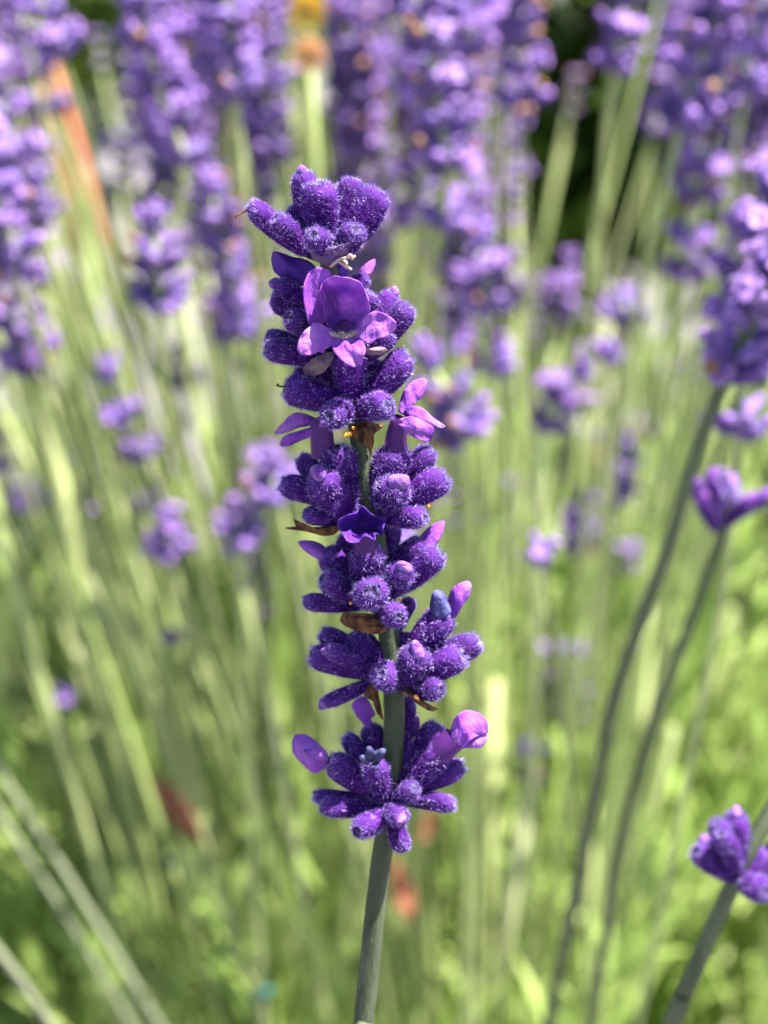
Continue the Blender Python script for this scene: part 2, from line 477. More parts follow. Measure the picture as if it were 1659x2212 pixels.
C_BUDS = [
 ((640, 190), (770, 480), 175, -2.0, -.6, 'l'), ((940, 60), (910, 420), 115, -2.6, -.8, 'm'),
 ((1165, 400), (860, 690), 205, 1.0, .2, 'm'), ((1150, 265), (920, 600), 190, -1.2, -.4, 'm'),
 ((1295, 535), (870, 680), 155, 0, 0, 'm'), ((1235, 750), (850, 730), 150, 1.6, .2, 'm'),
 ((965, 680), (830, 740), 155, 3.2, .4, 'm'), ((385, 510), (760, 700), 200, 1.0, .2, 'm'),
 ((485, 345), (780, 640), 155, -1.2, -.4, 'm'), ((690, 500), (770, 760), 195, 2.6, .4, 'm'),
 ((300, 720), (750, 770), 140, 0, 0, 'm'), ((350, 805), (750, 800), 150, 1.7, .2, 'm'),
 ((600, 955), (790, 820), 175, 4.0, .4, 'm'), ((845, 850), (810, 800), 165, 4.6, .5, 'p'),
 ((890, 1085), (810, 830), 150, 2.8, .4, 'm'), ((950, 340), (870, 640), 130, -1.6, -.5, 'm'),
 ((560, 600), (780, 720), 180, -.6, -.2, 'm'), ((1060, 480), (860, 700), 160, -2.0, -.5, 'm'),
]
for c, lst in (('A', A_BUDS), ('B', B_BUDS), ('C', C_BUDS)):
    for tip, base, w, zt, zb, k in lst:
        bud(c, tip, base, w, zt, zb, k)
# the far side of each whorl
for c, (x, y), r in (('A', (760, 680), 300), ('A', (790, 1240), 330), ('A', (880, 1780), 340), ('B', (780, 460), 330), ('B', (830, 960), 330), ('B', (930, 1500), 330), ('C', (820, 700), 330)):
    for k in range(5):
        a = math.radians(-70 + 35 * k)
        bud(c, (x + r * math.sin(a) * .8, y - r * random.uniform(.35, .7)), (x, y), 190 if c == 'A' else 170, -4.2 * math.cos(a) - .6, -.4, 'm')

# ---- petals and bracts
def petal(name, c, outline, root, mat_, parent, zbulge=0.0, ruffle=0.0, n=6, nr=9, freq=7, seed=0, thick=.00007, fold=.10, ffreq=.05):
    """smooth closed outline in photo pixels (+ z mm); a domed, ruffled sheet with thickness"""
    pts = catmull([(x, y, z * 10) for x, y, z in outline], n, closed=True)
    rx, ry, rz = root
    m = len(pts)
    rg = np.random.default_rng(abs(int(seed)) + 11)
    ph = rg.uniform(0, 6.28, 3)
    V, F = [], []
    def P(x, y, z): return cp(c, x, y, z) - R0
    Am = np.array([[p.x, p.y, 1.0] for p in pts]); zz = np.array([p.z / 10 for p in pts])
    co = np.linalg.lstsq(Am, zz, rcond=None)[0]
    pl = lambda x, y: co[0] * x + co[1] * y + co[2]
    dome = (pl(rx, ry) + .15 if rz is None else rz) - pl(rx, ry) + zbulge
    fa = math.atan2(pts[0].y - ry, pts[0].x - rx) + math.pi / 2
    fdx, fdy = math.cos(fa), math.sin(fa)
    V.append(P(rx, ry, pl(rx, ry) + dome))
    for j in range(1, nr + 1):
        k = j / nr
        for i, p in enumerate(pts):
            s = 2 * math.pi * i / m
            kk = k * (1 + .022 * k ** 4 * (math.sin(5 * s + ph[2]) + .5 * math.sin(11 * s + ph[0])))
            x, y = rx + (p.x - rx) * kk, ry + (p.y - ry) * kk
            z = pl(x, y) + (p.z / 10 - pl(p.x, p.y)) * k * k + dome * (1 - k * k)
            z += ruffle * k ** 4 * (math.sin(int(freq * .6) * s + ph[0]) * .8 + math.sin((freq + 2) * s + ph[1]) * .35)
            z += fold * math.sin((x * fdx + y * fdy) * ffreq + ph[1]) * (1 - .4 * k) + fold * .5 * math.sin((x * fdx - y * fdy * .4) * ffreq * 1.9 + ph[2])
            V.append(P(x, y, z))
    for i in range(m):
        F.append((0, 1 + i, 1 + (i + 1) % m))
    for j in range(nr - 1):
        for i in range(m):
            a = 1 + j * m; b = a + m
            F.append((a + i, b + i, b + (i + 1) % m, a + (i + 1) % m))
    me = make_mesh(name, V, F, mat_)
    o = ob(name, me, parent)
    so = o.modifiers.new('thickness', 'SOLIDIFY'); so.thickness = thick; so.offset = 0
    return o

def tube_part(name, c, pts, w0, w1, mat_, parent, sides=14, flare=0.0):
    path = [cp(c, x, y, z) - R0 for x, y, z in pts]
    path = catmull(path, 6)
    n = len(path)
    rr = [cpx(c, (w0 + (w1 - w0) * i / (n - 1)) * .5) for i in range(n)]
    v, f = tube(path, rr, sides=sides, cap=False)
    return ob(name, make_mesh(name, v, f, mat_), parent)

# open flower facing the viewer (crop A)
FZ = 2.5
def fz(lst): return [(x, y, z + FZ) for x, y, z in lst]
fl = ob('open_flower', None, spike); fl['label'] = 'wide open lilac flower with a hooded upper lip and three lower lobes'
petal('upper_petal', 'A', fz([(640, 1270, .2), (580, 1240, 1.4), (553, 1110, 2.0), (545, 985, 1.9), (570, 890, 1.5), (625, 842, 1.0), (690, 834, .6), (742, 872, .2), (725, 930, .3), (690, 970, 1.1), (705, 1080, .9), (720, 1200, 0)]),
      (625, 1040, 1.0 + FZ), M['petal'], fl, zbulge=-.35, ruffle=.12, seed=1)
petal('upper_petal', 'A', fz([(720, 1260, .3), (690, 1120, 1.1), (665, 975, 1.5), (700, 930, 1.9), (770, 905, 3.2), (855, 903, 3.5), (930, 932, 3.3), (990, 1000, 2.5), (1024, 1090, 2.5), (1018, 1160, 2.4), (970, 1215, 2.0), (930, 1275, 1.2), (850, 1300, .2)]),
      (835, 1165, -.5 + FZ), M['petal'], fl, zbulge=-.2, ruffle=.14, seed=2, nr=14, n=8, fold=.12, ffreq=.045)
tube_part('throat', 'A', fz([(838, 1318, 1.1), (838, 1300, .2), (840, 1270, -1.6)]), 195, 130, M['petal_dark'], fl)
petal('lower_petal', 'A', fz([(800, 1322, .9), (700, 1262, 1.2), (630, 1232, 1.6), (590, 1265, 2.1), (530, 1325, 2.6), (500, 1395, 2.8), (512, 1455, 2.7), (565, 1477, 2.6), (640, 1452, 2.6), (700, 1432, 2.3), (762, 1385, 1.7)]),
      (635, 1365, None), M['petal'], fl, zbulge=.05, ruffle=.16, seed=3)
petal('lower_petal', 'A', fz([(748, 1322, 1.0), (746, 1395, 1.9), (785, 1470, 2.6), (835, 1525, 2.8), (890, 1556, 2.6), (938, 1550, 2.5), (970, 1500, 2.8), (995, 1420, 2.6), (968, 1350, 1.9), (930, 1300, 1.0), (840, 1318, .8)]),
      (868, 1430, None), M['petal'], fl, zbulge=.05, ruffle=.14, seed=4)
petal('lower_petal', 'A', fz([(885, 1310, .9), (945, 1235, 1.3), (1010, 1178, 1.9), (1080, 1152, 2.1), (1160, 1182, 2.2), (1218, 1248, 2.0), (1200, 1300, 2.0), (1130, 1338, 2.4), (1070, 1360, 2.5), (1025, 1388, 2.6), (962, 1362, 1.9)]),
      (1060, 1262, None), M['petal'], fl, zbulge=.05, ruffle=.16, seed=5)
_rg = np.random.default_rng(8)
_c = catmull([cp('A', *p) - R0 for p in fz([(742, 1322, 1.5), (790, 1338, 1.5), (845, 1340, 1.5), (900, 1330, 1.5), (935, 1308, 1.5)])], 30)
_p = [_c[int(_rg.integers(0, len(_c)))] + Vector(_rg.normal(size=3)) * .00008 for _ in range(260)]
_d = [UP * .6 - FWD * .5 + Vector(_rg.normal(size=3)) * .5 for _ in _p]
_v, _f = hair_ribbons(_p, _d, _d, .00036, .000036, _rg)
ob('throat_fuzz', make_mesh('throat_fuzz', _v, _f, M['cream'], smooth=False), fl, kind='stuff')
# side flowers with lobes seen edge on
def side_flower(label, c, lobes, tube_pts, w0, w1, m=M['petal'], tm=M['petal_pink'], ruf=.16, freq=7):
    g = ob('side_flower', None, spike); g['label'] = label
    for i, (out, root, bz) in enumerate(lobes):
        petal('petal', c, out, root, m, g, zbulge=bz * .3 - .12, ruffle=ruf, freq=freq, seed=20 + i + int(out[0][0]))
    if tube_pts:
        tube_part('tube', c, tube_pts, w0, w1, tm, g)
    return g
side_flower('small open flower with pointed lilac lobes spread sideways', 'A', [
    ([(1238, 1870, .4), (1268, 1735, .2), (1365, 1645, -.4), (1438, 1656, -.9), (1420, 1745, -.6), (1345, 1830, .2), (1282, 1905, .7)], (1340, 1750, .3), .25),
    ([(1275, 1905, .8), (1300, 1850, .8), (1400, 1852, .6), (1475, 1918, .2), (1568, 1984, -.4), (1535, 2000, -.2), (1465, 1982, .3), (1380, 1992, .8)], (1390, 1925, 1.0), .2),
    ([(1225, 1945, 1.2), (1320, 1918, 1.5), (1440, 1960, 1.4), (1490, 2012, 1.0), (1470, 2085, 1.2), (1410, 2096, 1.6), (1310, 2045, 1.8), (1240, 1985, 1.6)], (1360, 2005, 1.9), .2)],
    [(1215, 2180, .2), (1215, 2080, .5), (1235, 1985, .8), (1260, 1930, .9)], 175, 130)
side_flower('small drooping flower in shade with narrow blue violet lobes', 'A', [
    ([(332, 2036, -.4), (400, 1958, 0), (480, 1890, .4), (600, 1912, .8), (660, 1965, .9), (500, 2000, .6), (405, 2038, 0)], (480, 1960, .7), .2),
    ([(380, 2128, .2), (392, 2070, .5), (480, 2032, .9), (655, 1985, 1.2), (650, 2040, 1.3), (540, 2085, 1.1), (432, 2130, .5)], (495, 2062, 1.2), .2)],
    [(690, 2200, .6), (680, 2090, .8), (672, 1990, .9), (650, 1940, .7)], 190, 150)
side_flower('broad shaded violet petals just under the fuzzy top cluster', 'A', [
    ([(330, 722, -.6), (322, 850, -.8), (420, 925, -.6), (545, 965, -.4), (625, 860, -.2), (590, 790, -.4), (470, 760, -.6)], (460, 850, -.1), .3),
    ([(740, 850, -.6), (800, 800, -.4), (860, 830, -.6), (850, 930, -1.0), (770, 960, -1.0)], (800, 880, -.4), .2)], None, 0, 0, m=M['petal_dark'])  # shade on these petals is painted by the darker petal material
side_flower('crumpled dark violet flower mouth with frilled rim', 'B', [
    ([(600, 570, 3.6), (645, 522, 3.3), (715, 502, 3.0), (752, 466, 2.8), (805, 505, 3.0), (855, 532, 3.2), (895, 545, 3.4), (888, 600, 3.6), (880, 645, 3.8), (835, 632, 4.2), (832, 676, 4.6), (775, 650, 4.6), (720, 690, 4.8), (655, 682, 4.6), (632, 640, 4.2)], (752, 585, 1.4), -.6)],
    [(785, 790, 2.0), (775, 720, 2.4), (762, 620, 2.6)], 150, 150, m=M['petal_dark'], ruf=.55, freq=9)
side_flower('pink petal and withered blue petal on one calyx', 'B', [
    ([(1268, 1125, -.2), (1305, 990, 0), (1375, 935, 0), (1428, 945, -.2), (1418, 1020, -.2), (1375, 1085, 0), (1318, 1170, 0)], (1360, 1020, .5), .3)], None, 0, 0)
side_flower('withered blue petal curled over its calyx', 'B', [
    ([(1180, 1135, .6), (1185, 1010, .8), (1225, 985, .6), (1262, 1005, .4), (1280, 1050, .6), (1305, 1130, .8), (1245, 1155, 1.2)], (1235, 1045, 1.2), .3)], None, 0, 0, m=M['petal_blue'])
side_flower('puffed pink lilac hood with a folded lower lobe', 'C', [
    ([(1170, 385, .8), (1195, 290, 1.2), (1240, 200, 1.4), (1320, 158, 1.2), (1400, 190, .8), (1446, 255, .4), (1440, 310, .6), (1380, 330, 1.4), (1330, 360, 2.0), (1280, 410, 2.0), (1210, 408, 1.6)], (1310, 285, 1.9), .4),
    ([(1280, 400, 1.0), (1345, 345, 1.2), (1435, 315, .4), (1440, 350, .4), (1400, 402, .8), (1330, 405, 1.2)], (1370, 368, 1.4), .2)],
    [(1110, 470, .8), (1170, 400, 1.0), (1230, 340, 1.0)], 170, 180)
side_flower('folded blue violet petal bud with a dark slit', 'C', [
    ([(175, 335, -.2), (255, 320, 0), (350, 390, .4), (412, 470, .8), (370, 545, .8), (310, 568, .6), (220, 500, 0), (170, 420, -.4)], (290, 450, 1.5), .4),
    ([(240, 420, 1.2), (320, 420, 1.6), (405, 470, 1.2), (385, 500, 1.2), (300, 470, 1.7)], (320, 450, 1.9), .1)], None, 0, 0)
side_flower('lilac petal rising behind the stem', 'C', [
    ([(560, 140, -2.2), (580, 90, -2.2), (640, 70, -2.2), (690, 140, -2.0), (700, 200, -1.8), (620, 230, -1.6)], (630, 150, -1.5), .3),
    ([(955, 250, -2.6), (975, 190, -2.4), (1000, 230, -2.2), (990, 320, -2.2), (960, 330, -2.2)], (978, 260, -2.0), .2)], None, 0, 0)
# pale star of calyx teeth
for ang, ln in ((105, 80), (42, 95), (165, 70), (-60, 50)):
    a = math.radians(ang)
    x0, y0 = 690, 490
    dx, dy = math.cos(a), -math.sin(a)
    petal('calyx_tooth', 'C', [(x0 + dx * 20 - dy * 36, y0 + dy * 20 + dx * 36, 3.2), (x0 + dx * ln - dy * 20, y0 + dy * ln + dx * 20, 3.6), (x0 + dx * (ln + 18), y0 + dy * (ln + 18), 3.5),
          (x0 + dx * ln + dy * 20, y0 + dy * ln - dx * 20, 3.6), (x0 + dx * 20 + dy * 36, y0 + dy * 20 - dx * 36, 3.2)], (x0 + dx * 60, y0 + dy * 60, 3.8), M['teeth'], spike, seed=ang)

def bract(c, out, root, m=M['bract'], bz=.3, ruf=.2, seed=0, label=None, fold=.16, ffreq=.07):
    o = petal('bract', c, out, root, m, spike, zbulge=bz * .4, ruffle=ruf, seed=seed, thick=.00009, freq=5, fold=fold, ffreq=ffreq, nr=14, n=10)
    if label: o['label'] = label
bract('A', [(570, 720, 1.2), (640, 690, 2.6), (760, 690, 3.6), (880, 655, 3.4), (940, 665, 2.4), (915, 730, 1.8), (830, 790, 1.6), (740, 822, 1.3), (640, 790, 1.0)], (755, 745, 2.6), M['bract_pale'], seed=1, label='pale hairy bract cupping the top cluster')
_b = spike.children[-1] if spike.children[-1].name.startswith('bract') else [o for o in bpy.data.objects if o.name.startswith('bract')][-1]
_me = _b.data
_rg = np.random.default_rng(4)
_p, _n, _d = [], [], []
for _ in range(1500):
    f_ = _me.polygons[int(_rg.integers(0, len(_me.polygons)))]
    ws = _rg.random(len(f_.vertices)); ws /= ws.sum()
    q = Vector((0, 0, 0))
    for vi, w_ in zip(f_.vertices, ws): q += _me.vertices[vi].co * float(w_)
    n_ = f_.normal.copy()
    if n_.dot(FWD) > 0: n_ = -n_
    _p.append(q); _n.append(n_); _d.append(n_ * .5 + Vector((0, 0, .8)) + Vector(_rg.normal(size=3)) * .5)
_v, _f = hair_ribbons(_p, _n, _d, .00045, .000034, _rg)
ob('fuzz', make_mesh('fuzz', _v, _f, M['fuzz'], smooth=False), _b, kind='stuff')
bract('A', [(540, 1590, 1.0), (590, 1510, 1.6), (700, 1460, 2.0), (765, 1450, 2.0), (740, 1530, 2.2), (680, 1600, 1.6), (600, 1625, 1.0)], (660, 1540, 2.0), M['bract_pale'], seed=2)
bract('A', [(985, 1455, 1.5), (1030, 1425, 1.8), (1110, 1412, 1.8), (1150, 1432, 1.4), (1120, 1462, 1.6), (1040, 1470, 1.8)], (1070, 1445, 2.2), M['bract_pale'], seed=3)
bract('A', [(880, 2000, 1.6), (960, 1965, 2.0), (1040, 1960, 1.8), (1115, 1985, 1.2), (1060, 2040, 1.8), (1055, 2085, 1.8), (1034, 2172, 1.6), (1000, 2130, 1.8), (930, 2085, 1.8)], (985, 2030, 2.4), seed=4, label='brown papery bract with dark veins and a pointed tip')
bract('B', [(278, 602, -.2), (335, 588, .2), (328, 546, .4), (375, 588, .6), (470, 596, 1.0), (598, 585, 1.2), (590, 630, 1.4), (515, 646, 1.2), (400, 618, .6)], (480, 612, 1.4), seed=5, label='brown bract with two thorn like points')
bract('B', [(618, 1180, 1.5), (645, 1128, 2.0), (750, 1130, 3.2), (860, 1150, 3.4), (905, 1235, 2.6), (830, 1256, 2.8), (710, 1235, 2.6)], (755, 1190, 3.3), seed=6, ruf=.1, fold=.16, ffreq=.13, label='ridged brown bract under a fuzzy bud')
bract('B', [(770, 1640, 1.2), (800, 1570, 1.6), (845, 1600, 1.6), (850, 1660, 1.5), (862, 1760, 1.5), (842, 1740, 1.5), (822, 1680, 1.5)], (825, 1635, 2.0), seed=7)
bract('B', [(1010, 1590, 1.6), (1080, 1620, 2.0), (1150, 1690, 2.4), (1215, 1725, 2.2), (1180, 1738, 2.4), (1110, 1700, 2.6), (1040, 1640, 2.4)], (1110, 1665, 2.8), seed=8)
bract('C', [(690, 60, .6), (720, 40, .8), (740, 120, .8), (760, 220, .8), (740, 200, .9), (705, 130, .9)], (722, 110, 1.2), seed=9)
for c, x, y, z, w in (('A', 845, 2050, 2.6, 36), ('A', 880, 2045, 2.7, 30), ('A', 905, 2000, 2.9, 22), ('B', 680, 1065, 3.4, 22), ('B', 985, 1045, 1.5, 18), ('B', 1165, 462, 1.2, 26), ('B', 862, 945, 3.4, 14)):
    q = cp(c, x, y, z) - R0
    r = cpx(c, w) * .5
    vv, ff = [], []
    for i in range(6):
        for s in range(8):
            th = math.pi * (i + .2) / 5.4; a = s * math.pi / 4
            vv.append(q + Vector((math.sin(th) * math.cos(a), math.sin(th) * math.sin(a), math.cos(th))) * r * random.uniform(.75, 1.2))
    ff = [(i * 8 + s, i * 8 + (s + 1) % 8, (i + 1) * 8 + (s + 1) % 8, (i + 1) * 8 + s) for i in range(5) for s in range(8)]
    ob('pollen_grain', make_mesh('pollen_grain', vv, ff, M['pollen']), spike)
# withered cream threads under the top cluster
cv, cf = [], []
for pl in ([(740, 830, 2.4), (800, 780, 3.2), (850, 765, 3.6), (920, 755, 3.4)], [(800, 790, 3.2), (840, 820, 3.6), (890, 850, 3.3)], [(830, 780, 3.4), (855, 800, 3.9), (850, 835, 3.6)], [(860, 765, 3.6), (885, 745, 3.9), (900, 775, 3.7)]):
    v, f = tube(catmull([cp('A', *p) - R0 for p in pl], 5), cpx('A', 11), sides=6)
    cf += [tuple(i + len(cv) for i in q) for q in f]; cv += v
ob('withered_style', make_mesh('withered_style', cv, cf, M['cream']), spike)
for pl in ([(150, 410, -.2), (95, 440, -.3), (60, 455, -.2), (50, 472, -.2)], [(420, 1700, 1.4), (370, 1698, 1.5), (352, 1690, 1.5), (366, 1680, 1.5)]):
    v, f = tube(catmull([cp('A', *p) - R0 for p in pl], 4), cpx('A', 7), sides=6)
    ob('withered_style', make_mesh('withered_style', v, f, M['bract']), spike)

# ------------------------------------------------------------------ ground
def ground():
    n = 90
    V, F = [], []
    g = np.concatenate([np.linspace(-1.6, 1.6, n)])
    for j in range(n):
        for i in range(n):
            x, y = g[i], g[j] + 1.2
            V.append((x, y, .010 * math.sin(x * 9 + 1.3 * y) * math.cos(y * 7) + random.uniform(-.004, .004) - .012))
    F = [(j * n + i, j * n + i + 1, (j + 1) * n + i + 1, (j + 1) * n + i) for j in range(n - 1) for i in range(n - 1)]
    o = ob('ground', make_mesh('ground', V, F, M['soil']), kind='structure')
    o['label'] = 'dark grey soil between the lavender stems'
    s = 200
    o2 = ob('ground_beyond', make_mesh('ground_beyond', [(-s, -s, -.04), (s, -s, -.04), (s, s, -.04), (-s, s, -.04)], [(0, 1, 2, 3)], M['soil']), kind='structure')
    o2['label'] = 'dark grey soil reaching to the horizon'
ground()

# ------------------------------------------------------------------ background whorls
def low_bud(V, F, FM, base, d, L, R, mi, roll=0.0, sides=8):
    fr = frame_z(d, roll)
    i0 = len(V)
    prof = [(0, .45), (.3, .85), (.65, 1.0), (.88, .8), (1.0, .35)]
    for t, r in prof:
        for s in range(sides):
            a = 2 * math.pi * s / sides
            V.append(base + fr @ Vector((r * R * math.cos(a), r * R * math.sin(a), t * L)))
    k = len(prof)
    for i in range(k - 1):
        for s in range(sides):
            F.append((i0 + i * sides + s, i0 + i * sides + (s + 1) % sides, i0 + (i + 1) * sides + (s + 1) % sides, i0 + (i + 1) * sides + s)); FM.append(mi)
    F.append(tuple(i0 + (k - 1) * sides + s for s in range(sides))); FM.append(mi)
def low_petals(V, F, FM, p, d, size, mi, rg):
    """a small two lipped corolla: five rounded lobes around a short tube"""
    fr = frame_z(d, rg.uniform(0, 6.28))
    for q in range(5):
        a = q * 1.2566 + .3
        big = 1.25 if q in (1, 2) else .85
        i0 = len(V)
        c, s = math.cos(a), math.sin(a)
        prof = [(.15, .12, -.1), (.55, .38, .10), (.95, .34, .16), (1.15, .12, .05)]
        for r, w, h in prof:
            for sg in (-1, 1):
                V.append(p + fr @ (Vector((c * r - s * w * sg, s * r + c * w * sg, h + rg.normal() * .05)) * size * big))
        for i in range(3):
            F.append((i0 + 2 * i, i0 + 2 * i + 1, i0 + 2 * i + 3, i0 + 2 * i + 2)); FM.append(mi)
BM = [M['bcalyx'], M['bpetal'], M['btan']]
def whorl_mesh(seed, n=11, spread=.55, open_n=3, tan_n=1, top=False):
    rg = np.random.default_rng(seed)
    V, F, FM = [], [], []
    for i in range(n):
        a = 2 * math.pi * (i + rg.uniform(-.3, .3)) / n * (1 if not top else 2)
        tilt = rg.uniform(.75, 1.25) if not top else rg.uniform(.1, .9)
        d = Vector((math.sin(tilt) * math.cos(a), math.sin(tilt) * math.sin(a), math.cos(tilt)))
        L = .0052 * rg.uniform(.85, 1.15)
        b = Vector((0, 0, rg.uniform(-.002, .002))) + d * .0006
        low_bud(V, F, FM, b, d, L, .00125 * rg.uniform(.85, 1.15), 0)
        e = b + d * L
        if i < open_n:
            low_petals(V, F, FM, e + d * .0012, (d + Vector((0, 0, -.1))).normalized(), .0017, 1, rg)
            low_bud(V, F, FM, e - d * .001, d, .0024, .0008, 1, sides=6)
        elif i < open_n + tan_n:
            low_bud(V, F, FM, e - d * .0008, d, .0022, .0009, 2, sides=6)
        elif rg.random() < .55:
            low_bud(V, F, FM, e - d * .0009, d, .0025, .00105, 1, sides=6)
    return make_mesh('whorl', V, F, BM, FM)
WH = [whorl_mesh(i, n=11 + i % 3, open_n=[3, 2, 4, 1, 5, 0, 3, 2][i], tan_n=[1, 2, 0, 1, 1, 3, 2, 0][i]) for i in range(8)]
WTOP = [whorl_mesh(50 + i, n=9, open_n=i, tan_n=i % 2, top=True) for i in range(4)]
# single buds for the nearer blurred spikes
def single_bud(seed, open_, tan=False):
    rg = np.random.default_rng(seed)
    V, F, FM = [], [], []
    d = Vector((0, 0, 1))
    low_bud(V, F, FM, Vector(), d, .0052, .0013, 0, sides=12)
    cal = make_mesh('bud', V, F, BM, FM)
    V, F, FM = [], [], []
    if open_:
        low_petals(V, F, FM, Vector((0, 0, .0060)), d, .0019, 1, rg)
    low_bud(V, F, FM, Vector((0, 0, .0042)), d, .0026, .00105, 2 if tan else 1, sides=8)
    return cal, make_mesh('petal_tip', V, F, BM, FM)
SB = [single_bud(i, i in (0, 3), i == 5) for i in range(6)]

def smooth_path(base, tip, mid_off, n=14):
    mid = (base + tip) * .5 + mid_off
    return [base * (1 - t) ** 2 + mid * 2 * t * (1 - t) + tip * t * t for t in [i / (n - 1) for i in range(n)]]
def cut_len(path, want):
    """arc-length positions measured down from the tip; returns (point, up direction)"""
    out = []
    pts = path[::-1]
    acc = 0; i = 0
    for w in want:
        while i < len(pts) - 2 and acc + (pts[i + 1] - pts[i]).length < w:
            acc += (pts[i + 1] - pts[i]).length; i += 1
        seg = pts[i + 1] - pts[i]
        t = (w - acc) / max(seg.length, 1e-9)
        out.append((pts[i] + seg * t, -seg.normalized()))
    return out

def plant_spike(path, label, group, nwh=6, gap=.0075, size=1.0, rad=.00095, near=False, nb=11, extra=(), extra_px=None, smat=None, dark=False, seed=0, head=True, manual=(), pale=False):
    rg = random.Random(seed)
    base = path[0]
    e = empty('blurred_lavender', base, label, 'lavender', group)
    loc = [p - base for p in path]
    n = len(loc)
    v, f = tube(loc, [rad * (1.15 - .45 * i / (n - 1)) for i in range(n)], sides=8 if near else 6, square=.06)
    ob('stem', make_mesh('stem', v, f, smat or (M['bstem_shaded'] if dark else M['bstem'])), e)
    want, w = [], .002
    if head:
        for k in range(nwh):
            want.append(w)
            w += gap * (.78 + .06 * k) * rg.uniform(.85, 1.2)
    want += list(extra)
    if extra_px:
        q = pix(*extra_px) - base
        k = min(range(n), key=lambda i: (loc[i] - q).length)
        want.append(sum((loc[i + 1] - loc[i]).length for i in range(k, n - 1)))
    for k, (p, d) in enumerate(cut_len(loc, want)):
        s = size * (.82 if k == 0 and head else 1.0) * rg.uniform(.9, 1.12)
        Mx = Matrix.Translation(p) @ frame_z(d, rg.uniform(0, 6.28)) @ Matrix.Scale(s, 4)
        if near:
            for i in range(nb):
                a = 2 * math.pi * i / nb + rg.uniform(-.25, .25)
                tilt = (rg.uniform(.15, .8) if (k == 0 and head) else rg.uniform(.7, 1.2))
                dd = Vector((math.sin(tilt) * math.cos(a), math.sin(tilt) * math.sin(a), math.cos(tilt)))
                c, t = SB[rg.choice([0, 1, 2, 3, 4, 0, 1, 2, 3, 4, 1, 2, 5])]
                o = ob('bud', c, e, Mx @ Matrix.Translation(dd * .0006 + Vector((0, 0, rg.uniform(-.002, .002)))) @ frame_z(dd, rg.uniform(0, 6)) @ Matrix.Diagonal((1, 1, rg.uniform(.85, 1.12), 1)))
                if rg.random() < .72: ob('petal_tip', t, o)
        else:
            me = WTOP[rg.randrange(4)] if (k == 0 and head) else WH[rg.randrange(8)]
            ob('whorl', me, e, Mx)
    for (tx, ty, td), (bx, by, bd), wpx in manual:
        a_, b_ = pix(bx, by, bd), pix(tx, ty, td)
        d_ = b_ - a_
        w_ = wpx * HALF * td / 1106
        me_, mm_, hm_, top_ = BUDS[rg.randrange(8)]
        sx_, sz_ = w_ / (2 * BR), d_.length / BL
        o = ob('bud', me_, e, Matrix.Translation(a_ - base) @ frame_z(d_, rg.uniform(0, 6)) @ Matrix.Diagonal((sx_, sx_, sz_, 1)))
        ob('fuzz', hm_, o, kind='stuff')
        ob('mouth', mm_, o)
        if pale: ob('petal_tip', LONGTIPS[rg.randrange(2)], o, Matrix.Translation(top_) @ Matrix.Diagonal((1.1, 1.1, .8 * sx_ / sz_, 1)))
        elif rg.random() < .45: ob('petal_tip', TIPS[rg.randrange(3)], o, Matrix.Translation(top_) @ Matrix.Diagonal((1, 1, sx_ / sz_, 1)))
    return e

CTR = Vector((.010, .60, 0.0))
def via(pts_px, base=None, n=8):
    """path from the ground through photo points given tip first"""
    P = [pix(*p) for p in pts_px][::-1]
    b = P[0]
    dn = (P[0] - P[1]).normalized()
    if dn.z > -.15: dn = Vector((dn.x, dn.y, -.15)).normalized()
    ext = b + dn * (b.z / -dn.z)
    tgt = Vector((CTR.x + (b.x - CTR.x) * .25, max(b.y + .05, CTR.y + (b.y - CTR.y) * .35), 0))
    base = ext.lerp(tgt, .3)
    base.z = 0
    c1 = b + dn * (b - base).length * .35
    ext_pts = [base * (1 - t) ** 2 + c1 * 2 * t * (1 - t) + b * t * t for t in (0, .25, .5, .75)]
    return catmull(ext_pts + P, n)

